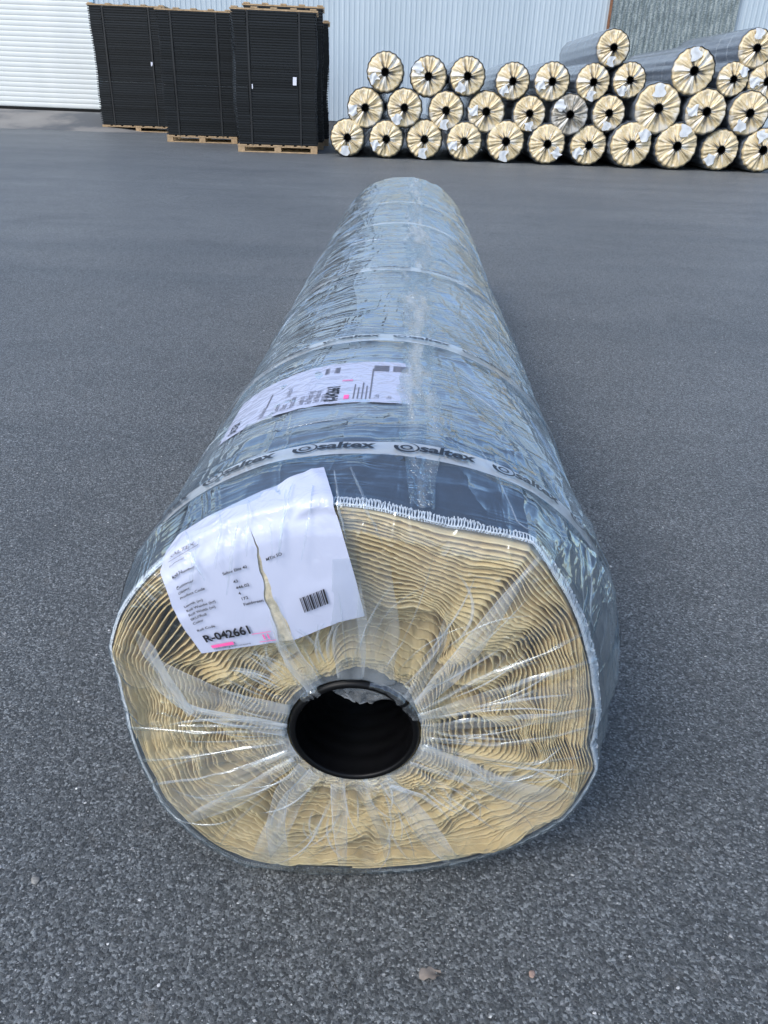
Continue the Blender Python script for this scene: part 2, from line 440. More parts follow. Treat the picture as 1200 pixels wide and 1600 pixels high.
A, B, rz = panel_stack((372, 237), (496, 241), (361, 8), 1.15, 'front right stack of strapped black panels with a small white tag',
            [(460, 127, .07, .14), (394, 135, .02, .08)], 'front right black stack', 52, side_tags=((.12, 1.45, .18, .14),))
def behind(k, shift):
    a = np.array([math.cos(rz), math.sin(rz), 0]); b = np.array([-math.sin(rz), math.cos(rz), 0])
    return A + b * k + a * shift, B + b * k + a * shift
def px_of(P):
    d = np.array(P, float) - EYE; z = d @ fwd; return 600 + FPX * (d @ rc) / z, 800 - FPX * (d @ uc) / z
for k, sh, hz_, lab, wh_ in ((1.35, .12, 2.66, 'black panel stack directly behind the front right stack', 'black stack directly behind the front right one'),
                       (2.75, .24, 2.5, 'lower black panel stack farthest back beside the ribbed wall', 'lower black stack farthest back')):
    a, b = behind(k, sh)
    panel_stack(px_of(a), px_of(b), px_of((a[0], a[1], hz_)), 1.15, lab, [], wh_, 46)

# ------------------------------------------------------------------ far wrapped rolls
def outline(th, seed, amp=.035):
    """slightly faceted, sagging outline of a wound roll, about 1"""
    k = 7 + seed % 3
    fac = .985 + .03 * np.cos(k * th + seed * 1.3) ** 2 - .015
    return fac + amp * .5 * vn(th / (2 * np.pi) * 6, 0 * th + seed * 3.7, seed, per=6)

def mat_farface():
    t = NT('far_roll_face')
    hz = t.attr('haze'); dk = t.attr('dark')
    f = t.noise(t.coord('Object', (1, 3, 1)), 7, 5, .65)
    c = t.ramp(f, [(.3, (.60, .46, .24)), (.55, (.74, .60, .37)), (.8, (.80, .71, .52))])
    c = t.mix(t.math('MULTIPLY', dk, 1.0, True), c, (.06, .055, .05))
    c = t.mix(t.math('MULTIPLY', hz, 1.0, True), c, (.80, .79, .76))
    t.l(c, t.p.inputs['Base Color']); t.p.inputs['Roughness'].default_value = .42
    t.p.inputs['Coat Weight'].default_value = .6; t.p.inputs['Coat Roughness'].default_value = .15
    return t.m
def mat_farbody():
    t = NT('far_roll_wrap')
    f = t.noise(t.coord('Object', (1, .5, 1)), 6, 5, .6); g = t.noise(t.coord('Object', (3, .6, 3), (0, 0, .3)), 9, 3, .5, 1)
    t.l(t.ramp(f, [(.3, (.10, .125, .16)), (.7, (.18, .205, .24))]), t.p.inputs['Base Color'])
    t.p.inputs['Roughness'].default_value = .32; t.p.inputs['Coat Weight'].default_value = .8; t.p.inputs['Coat Roughness'].default_value = .12
    t.l(t.bump(g, .5, .03), t.p.inputs['Normal'])
    return t.m
M['greyface'] = mat_farface(); M['greyface'].name = 'grey_roll_face'
for nd in M['greyface'].node_tree.nodes:
    if nd.type == 'VALTORGB':
        for e_, c_ in zip(nd.color_ramp.elements, ((.20, .19, .17), (.38, .34, .27), (.56, .50, .38))): e_.color = c_ + (1,)
M['farface'] = mat_farface(); M['farbody'] = mat_farbody()

def far_proto(var):
    """meshes with unit radius, length in metres"""
    n = 180; th = np.linspace(0, 2 * np.pi, n, endpoint=False)
    ol = outline(th, var + 2)
    # face
    rows = 22; s = np.linspace(0, 1, rows) ** .9; u = th / (2 * np.pi)
    V = []; HZ = []; DK = []
    for k, sv in enumerate(s):
        r = .19 + (ol * .945 - .19) * sv
        fold = vn(u * 34 + .6 * sv * vn(u * 8, 0 * u, 3 + var, 8), 0 * u + sv * .7, 5 + var, 34) + .6 * vn(u * 70, 0 * u + sv, 9 + var, 70)
        y = -.03 - .035 * (1 - sv) + .034 * fold * (.25 + .75 * np.sin(np.pi * min(1, sv * .9 + .1))) 
        y = y + .05 * sstep(.9, 1, sv)
        V.append(np.stack([r * np.cos(th), y, r * np.sin(th)], -1))
        h = sstep(.25, .75, vn(u * 26, 0 * u + sv * .9, 15 + var, 26)) * .95 * (.4 + .6 * (1 - sv)) + .40 * sstep(.4, .8, vn(u * 40, 0 * u + sv * 6, 2 + var, 40))
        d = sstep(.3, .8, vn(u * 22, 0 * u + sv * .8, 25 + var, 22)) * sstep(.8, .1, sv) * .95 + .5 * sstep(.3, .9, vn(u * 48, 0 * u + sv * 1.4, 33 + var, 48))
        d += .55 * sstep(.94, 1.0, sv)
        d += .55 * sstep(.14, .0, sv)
        HZ.append(h); DK.append(d)
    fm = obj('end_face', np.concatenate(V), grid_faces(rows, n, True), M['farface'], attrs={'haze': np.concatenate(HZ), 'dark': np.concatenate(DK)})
    L = 4.0
    ys = [.0, .03, .12] + list(np.linspace(.4, L - .1, 12)) + [L]
    V = []
    for y in ys:
        k = .965 if y == 0 else (.99 if y < .1 else 1.0) if y < L else .9
        rr = ol * k * (1 + .008 * vn(u * 10, 0 * u + y * 2, 40 + var, 10))
        V.append(np.stack([rr * np.cos(th), 0 * th + y, rr * np.sin(th)], -1))
    V = np.concatenate(V); F = [list(f) for f in grid_faces(len(ys), n, True)]
    V = np.concatenate([V, [[0, L, 0]]]); b0 = (len(ys) - 1) * n
    F += [[b0 + j, b0 + (j + 1) % n, len(V) - 1] for j in range(n)]
    bm_ = obj('wrapped_body', V, F, M['farbody'])
    # core tube
    prof = [(.205, .02), (.205, -.07), (.197, -.074), (.165, -.074), (.155, -.065), (.155, .5), (0.001, .5)]
    V = np.concatenate([np.stack([r * np.cos(th[::6]), 0 * th[::6] + y, r * np.sin(th[::6])], -1) for r, y in prof])
    cm = obj('core_tube', V, grid_faces(len(prof), len(th[::6]), True), M['black'], smooth=False)
    tb = []
    for yy in (.5, 1.1, 2.0, 3.0):
        q = [np.stack([ol * 1.012 * np.cos(th), 0 * th + y, ol * 1.012 * np.sin(th)], -1) for y in (yy, yy + .05)]
        tm = obj('tape_band', np.concatenate(q), grid_faces(2, n, True), M['tape']); tb.append(tm)
    for o in (fm, bm_, cm, *tb): C.objects.unlink(o)
    return dict(face=fm, body=bm_, core=cm, tape=tb, ol=ol)
PROTOS = [far_proto(v) for v in range(4)]
ORD = ['first', 'second', 'third', 'fourth', 'fifth', 'sixth', 'seventh', 'eighth', 'ninth', 'tenth', 'eleventh']
# (x, y, radius in photo pixels, clock angle of the paper label in degrees)
ROWS = [
    ('bottom row', [(543, 214.5, 28, 260), (603.5, 220, 28, 205), (663, 220, 29.5, 262), (725, 226, 29, 200), (789.5, 226, 31, 262), (854, 230, 30, 320), (918.6, 231, 30, 212),
                    (985.5, 228, 34, 40), (1056.6, 228.5, 34.5, 70), (1125.6, 231, 31, 222), (1191, 232, 33, 110)]),
    ('second row', [(571, 168.6, 30, 190), (632, 168.6, 29, 235), (697, 173, 29, 262), (759.5, 174.6, 31, 180), (827, 177.6, 27, 270), (890, 179, 31, 145), (951, 177, 27, 265),
                    (1027.5, 169.5, 38, 97), (1102.5, 174.6, 34, 180), (1170, 177, 33, 240)]),
    ('third row', [(602, 112.5, 30, 205), (669.5, 119.4, 30, 145), (730.4, 119, 29, 240), (801, 127, 28, 225), (862.5, 127.5, 29, 200), (926.4, 128.4, 28, 262), (983.4, 125.4, 27, 235),
                   (1083, 111, 35.5, 97), (1144.5, 124, 26, 40), (1197, 127.5, 30, 185)]),
    ('top row', [(958, 75, 27.5, 262), (1181, 75.6, 29, 95)]),
]
def side_word(a):
    return ['right', 'upper right', 'top', 'upper left', 'left', 'lower left', 'bottom', 'lower right'][int(((a + 22.5) % 360) // 45)]
ci = 0
for row, items in ROWS:
    for k, (px, py, pr, la) in enumerate(items):
        P = PROTOS[(ci * 7 + k) % 4]; ci += 1
        dep = 16.75 + random.uniform(-.05, .05) - (.12 if pr > 33 else 0)
        q = at_depth(px, py, dep)
        r = pr / FPX * float((q - EYE) @ fwd)
        if row == 'bottom row': q[2] = r * 1.0
        root = empty('turf_roll', tuple(q), R(-.8) + R(random.uniform(-.8, .8)))
        pos = ORD[k] + ' from left' if k < (len(items) + 1) // 2 else (ORD[len(items) - 1 - k] + ' from right' if k < len(items) - 1 else 'far right')
        big = 'big ' if pr > 34 else ''
        tag(root, f'{"grey " if px == 890 else big}wrapped roll, paper label {side_word(la)}, {pos} in {row} of the pile', 'turf roll', 'wrapped turf rolls piled by the wall')
        for key in ('face', 'body', 'core'):
            o = P[key].copy(); C.objects.link(o); o.parent = root; o.scale = (r, 1, r)
            if key == 'face' and px == 890:              # one roll shows grey turf through a loose wrap
                o.material_slots[0].link = 'OBJECT'; o.material_slots[0].material = M['greyface']
            if key == 'core': o.scale = (.42 * .5 + r * .5,) * 1 + (1,) + (.42 * .5 + r * .5,)
        for tmo in P['tape']:
            if row == 'top row' or pr > 34 or row == 'third row':
                o = tmo.copy(); C.objects.link(o); o.parent = root; o.scale = (r, 1, r)
        # paper label under the film
        a0 = R(la); cx, cz = .66 * math.cos(a0), .66 * math.sin(a0); tilt = a0 - math.pi / 2 + random.uniform(-.3, .3)
        if math.sin(a0) < 0: tilt += math.pi
        V = []
        for iv in np.linspace(-1, 1, 7):
            for iu in np.linspace(-1, 1, 7):
                lx, lz = iu * .21 * (1 + .18 * math.sin(iv * 2 + la)) + .04 * math.sin(iv * 4 + la), iv * .23 * (1 + .15 * math.sin(iu * 2 + la * 3))
                x = cx + lx * math.cos(tilt) - lz * math.sin(tilt); z = cz + lx * math.sin(tilt) + lz * math.cos(tilt)
                rad = math.hypot(x, z); th_ = math.atan2(z, x) % (2 * math.pi)
                lim = float(np.interp(th_, np.linspace(0, 2 * np.pi, 180, endpoint=False), P['ol'])) * .985
                y = -.075 - .03 * (1 - rad) + .012 * math.sin(iu * 4 + iv * 3 + la)
                if rad > lim: x *= lim / rad; z *= lim / rad
                V.append((x * r, y, z * r))
        obj('paper_label', V, grid_faces(7, 7), M['farpaper'], root)

# ------------------------------------------------------------------ the big roll in front
PSI = R(.776)
ax = np.array([math.sin(PSI), math.cos(PSI), 0]); bx = np.array([math.cos(PSI), -math.sin(PSI), 0])
O_ = at_ground(530, 1362); Y0 = float(O_ @ ax)
ORIG = ax * Y0                                             # on the axis line through the camera foot
EL = np.array([(EYE - ORIG) @ bx, (EYE - ORIG) @ ax, CAM_H])  # the eye in the roll's own frame
def lray(px, py):
    v = ray(px, py); return np.array([v @ bx, v @ ax, v[2]])
def at_face(px, py, y=0.0):
    v = lray(px, py); t = (y - EL[1]) / v[1]; return EL + v * t
YC = -.020                                                 # depth of the core's front rim
cL = at_face(450, 1145, YC); cR = at_face(657, 1145, YC); cT = at_face(555, 1066, YC); cB = at_face(555, 1222, YC)
CX, CZ = (cL[0] + cR[0]) / 2, (cT[2] + cB[2]) / 2
RCORE = float(cR[0] - cL[0]) / 2; print('RCORE', RCORE, (cT[2] - cB[2]) / 2)
EDGE = [(525, 790), (580, 796), (640, 811), (700, 825), (760, 834), (832, 850), (866, 902), (899, 962), (914, 1010), (925, 1070), (931, 1120), (922, 1165), (930, 1203), (902, 1252),
        (880, 1278), (830, 1308), (760, 1336), (690, 1352), (600, 1361), (520, 1363), (450, 1359), (380, 1349), (330, 1322), (287, 1288), (255, 1255), (238, 1220), (215, 1170),
        (200, 1110), (188, 1060), (174, 1012), (188, 962), (216, 920), (255, 880), (320, 838), (400, 805), (460, 792)]
E3 = np.array([at_face(*p) for p in EDGE])
eth = np.arctan2(E3[:, 2] - CZ, E3[:, 0] - CX) % (2 * np.pi); er = np.hypot(E3[:, 2] - CZ, E3[:, 0] - CX)
o_ = np.argsort(eth); eth = eth[o_]; er = er[o_]
def RF(th):
    return np.interp(np.asarray(th) % (2 * np.pi), np.r_[eth - 2 * np.pi, eth, eth + 2 * np.pi], np.r_[er, er, er])
# body section: rounded, settled on the ground
BX, BZ, BA, BT = -.018, .352, .372, .362
_t = np.linspace(0, 2 * np.pi, 2000, endpoint=False)
_bx = BX + BA * np.sign(np.cos(_t)) * np.abs(np.cos(_t)) ** .93
_bz = np.maximum(BZ + BT * np.sign(np.sin(_t)) * np.abs(np.sin(_t)) ** .93, .006)
_th = np.arctan2(_bz - CZ, _bx - CX) % (2 * np.pi); _r = np.hypot(_bz - CZ, _bx - CX); _o = np.argsort(_th); _th = _th[_o]; _r = _r[_o]
def RB(th):
    return np.interp(np.asarray(th) % (2 * np.pi), np.r_[_th - 2 * np.pi, _th, _th + 2 * np.pi], np.r_[_r, _r, _r])
LEN = 4.02
def RAD(th, y):
    """radius of the wound turf at angle th and depth y"""
    th = np.asarray(th); y = np.asarray(y)
    k = 1 - (1 - np.clip(y / .17, 0, 1)) ** 2; r = RF(th) * (1 - k) + RB(th) * k * (1 + (np.where(np.cos(th) > 0, .0, .045) * np.abs(np.cos(th)) ** 1.5) * np.exp(-(y / .7) ** 2))
    sag = .006 * vn(th / (2 * np.pi) * 8, y * 1.5, 61, 8) * sstep(.2, .5, y)
    return r + sag * (np.sin(th) > -.6)
def pol(th, r, y):
    return np.stack(np.broadcast_arrays(CX + r * np.cos(th), y, CZ + r * np.sin(th)), -1)

hero = empty('turf_roll', tuple(ORIG), -PSI)
tag(hero, 'huge film-wrapped cream turf roll lying on the asphalt in the foreground', 'turf roll')

# -- body of turf backing
NT_ = 360
TH = np.linspace(0, 2 * np.pi, NT_, endpoint=False); UU = TH / (2 * np.pi)
ysb = np.r_[.004, .02, .05, .09, .14, .2, np.linspace(.26, LEN, 90)]
V = np.concatenate([pol(TH, RAD(TH, y) - (.0 if y < LEN else .012), y) for y in ysb])
F = list(grid_faces(len(ysb), NT_, True)); V = np.r_[V, [[CX, LEN, CZ]]]
bidx = (len(ysb) - 1) * NT_
Fl = [list(f) for f in F] + [[bidx + j, bidx + (j + 1) % NT_, len(V) - 1] for j in range(NT_)]
bd = obj('turf_body', V, Fl, M['backing'], hero)
bd.data.materials.append(M['shoulder'])
for p in bd.data.polygons:
    if p.index < 6 * NT_ : p.material_index = 1

# -- wound layers at the end face
def build_layers():
    N = 46; nt = 900
    th = np.linspace(0, 2 * np.pi, nt, endpoint=False); u = th / (2 * np.pi)
    uw = u + .012 * vn(u * 11, 0 * u, 2, 11) + .006 * vn(u * 29, 0 * u, 4, 29)
    rfull = RF(th) - .003
    # positions of the wraps between core and rim, bunched here and slack there
    S0 = np.zeros((N + 1, nt))
    for i in range(N):
        q = i / N
        S0[i + 1] = S0[i] + .35 + .9 * (.5 + .5 * vn(uw * 13, 0 * u + q * 5.5, 6, 13)) ** 1.6 + .5 * (.5 + .5 * vn(uw * 31, 0 * u + q * 12, 7, 31)) ** 2
    S0 /= S0[-1]
    Vs = []; Fs = []; TN = []; off = 0
    for i in range(N):
        q = (i + .5) / N
        s = .45 * S0[i + 1] + .55 * (i + .8) / N
        s = np.minimum(s, .997)
        r0 = RCORE + .003 + (rfull - RCORE - .003) * s
        A = np.clip(np.sin(np.pi * np.minimum(1, s * .95)), 0, 1) ** .55
        wm = .2 + 1.1 * sstep(-.25, .6, vn(uw * 7, 0 * u + q * 2.6, 9, 7))
        wav = .020 * vn(uw * 11, 0 * u + q * 2.0, 3, 11) + wm * (.017 * vn(uw * 27, 0 * u + q * 3.2, 8, 27) + 0.010 * vn(uw * 50, 0 * u + q * 5, 12, 50)) + .0022 * vn(uw * 90, 0 * u + q * 14, 14, 90)
        r = r0 + A * wav
        # how far this wrap's edge reaches out towards the viewer
        low = sstep(-.15, -.5, np.sin(th))
        r = r + low * (s < .985) * np.minimum(1, (1 - s) * 14) * (.008 * vn(uw * 30, 0 * u + q * 7, 39, 30) + .005 * vn(uw * 60, 0 * u + q * 9, 40, 60))
        ext = .010 * vn(uw * 8, 0 * u + q * 4.5, 21, 8) + .008 * vn(uw * 21, 0 * u + q * 9 , 27, 21) + .0035 * vn(uw * 60, 0 * u + i * .9, 29, 60) + .004 * float(vn(i * .77, 3.3, 30)) + low * (.009 * vn(uw * 17, 0 * u + i * .8, 38, 17) + .004 * (i % 2))
        ext = ext * (1 - .75 * sstep(.86, 1.0, s)) + .004 + .012 * sstep(.8, 1, s) + .022 * sstep(.3, 0, s)
        # a group of outer wraps overhangs at the top right, the wraps under it sit back
        sec = sstep(R(30), R(50), th) * (1 - sstep(R(104), R(122), th))
        lim = .50 + .05 * vn(uw * 20, 0 * u, 33, 20)
        up = sstep(lim, lim + .03, s)
        ext = ext * (1 - .6 * sec * up) + sec * (.013 * up - .020 * (1 - up) * sstep(.12, .36, s))
        pocket = sstep(.15 - .15 * low, .6 - .1 * low, vn(uw * 9 + .4, 0 * u + q * 4.5, 36, 9)) * sstep(.1, .25, s) * (1 - sstep(.9, .97, s)) * (1 - sec * up)
        ext = np.clip(ext - .030 * pocket * (.6 + .4 * vn(uw * 40, 0 * u + i * .6, 37, 40)), -.036, .0265)
        ext = ext + .0016 * vn(u * 300, 0 * u + i * 1.7, 34, 300)
        ext = np.where((s > .93) & (low > 0), np.minimum(ext, .010), ext)
        yf = .016 - ext
        droop = (.008 + .004 * vn(uw * 12, 0 * u + q * 3, 44, 12)) * A + (.015 + .012 * sec * up) * A * sstep(.35, .85, np.sin(th)) * (1 - sstep(.95, 1, s)) * (.75 + .4 * vn(uw * 8, 0 * u + q * 3, 45, 8))
        droop = droop * (1 - low)
        # the edge leans outwards in some places, inwards in others
        lean = (1 - .65 * low) * (.003 + .016 * vn(uw * 9, 0 * u + q * 2.6, 52, 9) + .009 * vn(uw * 24, 0 * u + q * 5, 54, 24) + .010 * np.cos(th) ** 2 * sstep(.3, .8, s)) * A ** .5 * (1 - sstep(.93, 1, s))
        T = .0009; depth = .085
        def pt(t, side):
            y = yf + depth * (1 - t); b = t ** 3
            rr = np.minimum(r + side * T + lean * b, rfull + .001)
            return np.stack([CX + rr * np.cos(th), y, CZ + rr * np.sin(th) - droop * b], -1)
        ts = [0, .5, .7, .82, .91, .97, 1.0]
        P = np.stack([pt(t, 1) for t in ts] + [pt(t, -1) for t in ts[::-1]])
        P[..., 2] = np.maximum(P[..., 2], .003)
        m_ = len(P)
        Vs.append(P.reshape(-1, 3)); Fs.append(grid_faces(m_, nt, True, off)); off += m_ * nt
        TN.append(np.full(m_ * nt, .5 + .5 * float(vn(i * .83, 1.7, 58))))
    obj('wound_fabric', np.concatenate(Vs), np.concatenate(Fs), M['cream'], hero, attrs={'tone': np.concatenate(TN)})
    # packed pile between the wraps, deep in the gaps
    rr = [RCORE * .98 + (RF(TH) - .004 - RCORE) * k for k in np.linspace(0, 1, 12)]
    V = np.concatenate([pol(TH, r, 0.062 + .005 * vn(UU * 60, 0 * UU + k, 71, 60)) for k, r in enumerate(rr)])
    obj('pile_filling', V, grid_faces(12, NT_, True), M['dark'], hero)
build_layers()

# -- black core tube
def build_core():
    n = 96; th = np.linspace(0, 2 * np.pi, n, endpoint=False)
    prof = [(RCORE, .08), (RCORE, YC + .006), (RCORE - .0015, YC + .002), (RCORE - .004, YC), (RCORE - .009, YC), (RCORE - .011, YC + .002), (.085, YC + .006)]
    y = .0
    for k in range(16): prof += [(.085, y), (.0838, y + .004), (.0838, y + .016), (.085, y + .02)]; y += .03
    prof += [(.084, 3.9), (.0005, 3.9)]
    V = np.concatenate([pol(th, r, yy) for r, yy in prof])
    obj('core_tube', V, grid_faces(len(prof), n, True), M['black'], hero)
build_core()

# -- film wrap: one sheet from the core lip over the face, round the shoulder and along the body
SEAM = math.atan2(.70 - CZ, .03 - CX)                     # angle of the taped seam along the top
def film_surface(th, t, wr=1.0):
    """t 0..1: core lip to rim; t > 1: t-1 metres along the body"""
    th = np.asarray(th, float); u = th / (2 * np.pi)
    t = float(t)
    if t <= 1:
        r = RCORE + .002 + (RF(th) + .004 - RCORE - .002) * t
        pl = vn(u * 46 + .5 * vn(u * 9, 0 * u, 77, 9), 0 * u + t * .8, 81, 46) + .5 * vn(u * 92, 0 * u + t * .9, 83, 92)
        flat = 1 - .9 * sstep(R(98), R(106), th) * (1 - sstep(R(158), R(168), th)) * float(sstep(.3, .45, t))   # drawn flat under the label
        wr = wr * flat
        y = -.0145 - .010 * math.sin(math.pi * min(1, t)) + .007 * (1 - t) ** .7 * pl * wr * min(1, t * 8)
        y = y + .006 * vn(u * 14, 0 * u + t * 2.2, 87, 14) * wr * math.sin(math.pi * t)
        y = y + .012 * float(sstep(.88, 1.0, t))
        return pol(th, r, y)
    yy = t - 1 + .0
    base = RAD(th, yy) + .0045
    g = min(1, yy / .08)
    # crumples by the shoulder, long slanting creases on the body
    k1 = 1 - np.abs(vn(u * 22 + yy * 2.0, 0 * u + yy * 5, 91, 22))
    k2 = 1 - np.abs(vn(u * 40 - yy * 7, 0 * u + yy * 2.2, 95))
    k3 = vn(u * 90, 0 * u + yy * 30, 97, 90)
    near = float(np.exp(-((yy - .12) / .16) ** 2))
    k4 = 1 - np.abs(vn(u * 75 - yy * 9, 0 * u + yy * 5, 96))
    k5 = 1 - np.abs(vn(u * 30 + yy * 1.5, 0 * u + yy * 24, 98, 30))
    dd_ = (th - SEAM + np.pi) % (2 * np.pi) - np.pi; rgt = sstep(.05, -.2, dd_)
    d = .006 * near * (k1 ** 3) + .0035 * near * k5 ** 4 + (.002 + .0035 * rgt) * (k2 ** 4) + .0016 * (.4 + rgt) * k4 ** 3 + .0012 * k3 + .0016 * k5 ** 3
    dth = (th - SEAM + np.pi) % (2 * np.pi) - np.pi
    d = d + .005 * np.exp(-(dth / .05) ** 2) * (.5 + .5 * vn(u * 200, 0 * u + yy * 26, 99))
    return pol(th, base + d * g * wr * (np.sin(th) > -.75), yy)
def build_film():
    n = 520; th = np.linspace(0, 2 * np.pi, n, endpoint=False); u = th / (2 * np.pi)
    ts = np.r_[np.linspace(0, 1, 44), 1 + np.r_[.004, .012, .02, np.linspace(.03, .6, 70), np.linspace(.62, LEN + .02, 130)]]
    V = []; HZ = []
    for t in ts:
        V.append(film_surface(th, t))
        if t <= 1:
            b = vn(u * 24 + .4 * vn(u * 7, 0 * u, 3, 7), 0 * u + t * .7, 101, 24); c = vn(u * 55, 0 * u + t * 1.1, 103, 55)
            h = .012 + .26 * sstep(.3, .75, b) * (.35 + .65 * (1 - t)) + .16 * sstep(.4, .85, c) * (1 - t * .6) + .22 * (1 - float(sstep(0, .12, t)))
            h = h * (1 - .85 * sstep(R(98), R(106), th) * (1 - sstep(R(158), R(168), th)) * float(sstep(.3, .45, t)))
        else:
            yy = t - 1
            h = .02 + (.05 + .15 * sstep(.0, .8, vn(u * 18, 0 * u + yy * 4, 105, 18)) + .14 * sstep(.3, .8, vn(u * 60 - yy * 3, 0 * u + yy * 2.2, 107))) * float(sstep(.1, .3, yy)) + .06 * min(1, yy / 2)
        HZ.append(h + 0 * th)
    V = np.concatenate(V); V[:, 2] = np.maximum(V[:, 2], .002)
    return obj('plastic_film', V, grid_faces(len(ts), n, True), M['film'], hero, attrs={'haze': np.concatenate(HZ)})
build_film()

# hull used to lay labels, tape and folds on the roll
def build_hull():
    n = 240; th = np.linspace(0, 2 * np.pi, n, endpoint=False)
    ts = np.r_[np.linspace(0, 1, 24), 1 + np.r_[.01, .02, .04, .07, .1, .14, .18, .22, .26, np.linspace(.3, LEN, 70)]]
    V = np.concatenate([film_surface(th, t, 0) for t in ts])
    return BVHTree.FromPolygons([tuple(v) for v in V], [tuple(map(int, f)) for f in grid_faces(len(ts), n, True)])
HULL = build_hull()
def hit(px, py, off=0.0):
    d = Vector(lray(px, py)).normalized()
    p, nrm, i, dist = HULL.ray_cast(Vector(EL), d)
    if p is None:                                       # just off the silhouette: nearest point of the hull
        p, nrm, i, dist = HULL.find_nearest(Vector(EL) + d * 1.9)
    if nrm.dot(d) > 0: nrm = -nrm
    return np.array(p + nrm * off), np.array(nrm)

# -- folds in the film, gathered towards the core
def strip(pts, widths, haze, off=.004, n=30, m=9, arch=.0025, name='film_fold', mat='fold', seed=0, edge=.5):
    pts = np.array(pts, float); widths = np.array(widths, float)
    k = np.linspace(0, 1, len(pts)); tt = np.linspace(0, 1, n)
    def cr(col):
        return np.interp(tt, k, col)
    cx, cy, ww = cr(pts[:, 0]), cr(pts[:, 1]), cr(widths)
    for _ in range(2):
        cx[1:-1] = (cx[:-2] + 2 * cx[1:-1] + cx[2:]) / 4; cy[1:-1] = (cy[:-2] + 2 * cy[1:-1] + cy[2:]) / 4
    dx, dy = np.gradient(cx), np.gradient(cy); L = np.hypot(dx, dy) + 1e-6
    nx, ny = -dy / L, dx / L
    V = []; H = []
    for i in range(n):
        for j in range(m):
            q = -1 + 2 * j / (m - 1)
            wob = 1 + .12 * vn(tt[i] * 6, q * 1.5 + 7 * seed, 111)
            p, nr = hit(cx[i] + nx[i] * q * ww[i] * wob, cy[i] + ny[i] * q * ww[i] * wob)
            a = arch * (1 - q * q) + .0015 * float(vn(tt[i] * 9, q * 3 + seed, 113))
            V.append(p + nr * (off + a))
            H.append(1.4 * haze * (.55 + .45 * float(vn(tt[i] * 2, q * 3.0 + seed * 3, 117)) + edge * abs(q) ** 3) * (1 - .35 * tt[i]) * (1 - float(sstep(.75, 1, tt[i]))) )
    return obj(name, V, grid_faces(n, m), M[mat], hero, attrs={'haze': np.clip(H, .02, .9)})
FOLDS = [
    ([(470, 1120), (380, 1106), (300, 1085), (200, 1015)], [16, 17, 22, 10], .34),
    ([(470, 1142), (395, 1128), (310, 1112), (262, 1085)], [8, 9, 6, 3], .45),
    ([(300, 1112), (262, 1060), (236, 1015), (215, 985)], [5, 7, 8, 5], .38),
    ([(500, 1082), (462, 1030), (440, 985), (425, 930)], [10, 13, 10, 6], .34),
    ([(548, 1068), (548, 1020), (545, 965), (538, 870)], [16, 19, 22, 16], .24),
    ([(590, 1066), (592, 1010), (590, 960), (585, 860)], [20, 24, 26, 18], .2),
    ([(655, 1100), (690, 1062), (735, 1012), (790, 935), (840, 870)], [8, 12, 13, 8, 3], .36),
    ([(640, 1090), (668, 1040), (690, 1000), (700, 950)], [8, 8, 6, 3], .2),
    ([(655, 1120), (740, 1092), (830, 1062), (930, 1030)], [5, 6, 5, 3], .2),
    ([(658, 1135), (760, 1125), (860, 1120), (935, 1105)], [5, 7, 6, 3], .18),
    ([(655, 1150), (770, 1162), (850, 1150), (925, 1130)], [4, 4, 4, 2], .2),
    ([(650, 1168), (720, 1200), (800, 1232), (900, 1238)], [10, 15, 14, 4], .34),
    ([(640, 1190), (700, 1212), (760, 1216), (920, 1205)], [4, 4, 3, 2], .35),
    ([(600, 1215), (640, 1260), (680, 1310), (712, 1348)], [8, 12, 12, 8], .3),
    ([(560, 1222), (580, 1260), (600, 1300), (610, 1352)], [5, 6, 6, 4], .15),
    ([(528, 1220), (530, 1265), (533, 1310), (536, 1358)], [9, 10, 8, 4], .3),
    ([(492, 1205), (455, 1250), (430, 1300), (402, 1345)], [8, 12, 15, 10], .28),
    ([(475, 1195), (440, 1235), (430, 1290), (440, 1352)], [7, 9, 12, 12], .26),
    ([(468, 1180), (400, 1225), (330, 1262), (285, 1282)], [5, 9, 9, 4], .28),
    ([(458, 1165), (380, 1195), (310, 1212), (232, 1222)], [2.5, 2, 2, 2], .35),
    ([(455, 1155), (380, 1168), (300, 1180), (222, 1186)], [2.5, 3, 2.5, 2], .22),
    ([(452, 1148), (380, 1140), (310, 1142), (206, 1134)], [4, 4, 3, 3], .3),
    ([(453, 1135), (380, 1132), (330, 1130), (280, 1130)], [3, 3, 2, 2], .2),
    ([(610, 1225), (660, 1240), (690, 1262), (705, 1280)], [5, 4, 3, 2], .4),
    ([(660, 1108), (760, 1052), (850, 1020), (915, 985)], [4, 3, 3, 2], .22),
    ([(652, 1158), (740, 1180), (820, 1190), (905, 1180)], [3, 3, 2, 2], .18),
]
for k, (p, wd, hz) in enumerate(FOLDS): strip(p, [q * (1.25 if max(wd) > 5 else .8) for q in wd], hz * (.9 if max(wd) > 5 else .6), seed=k, off=.003 + .0008 * (k % 4))
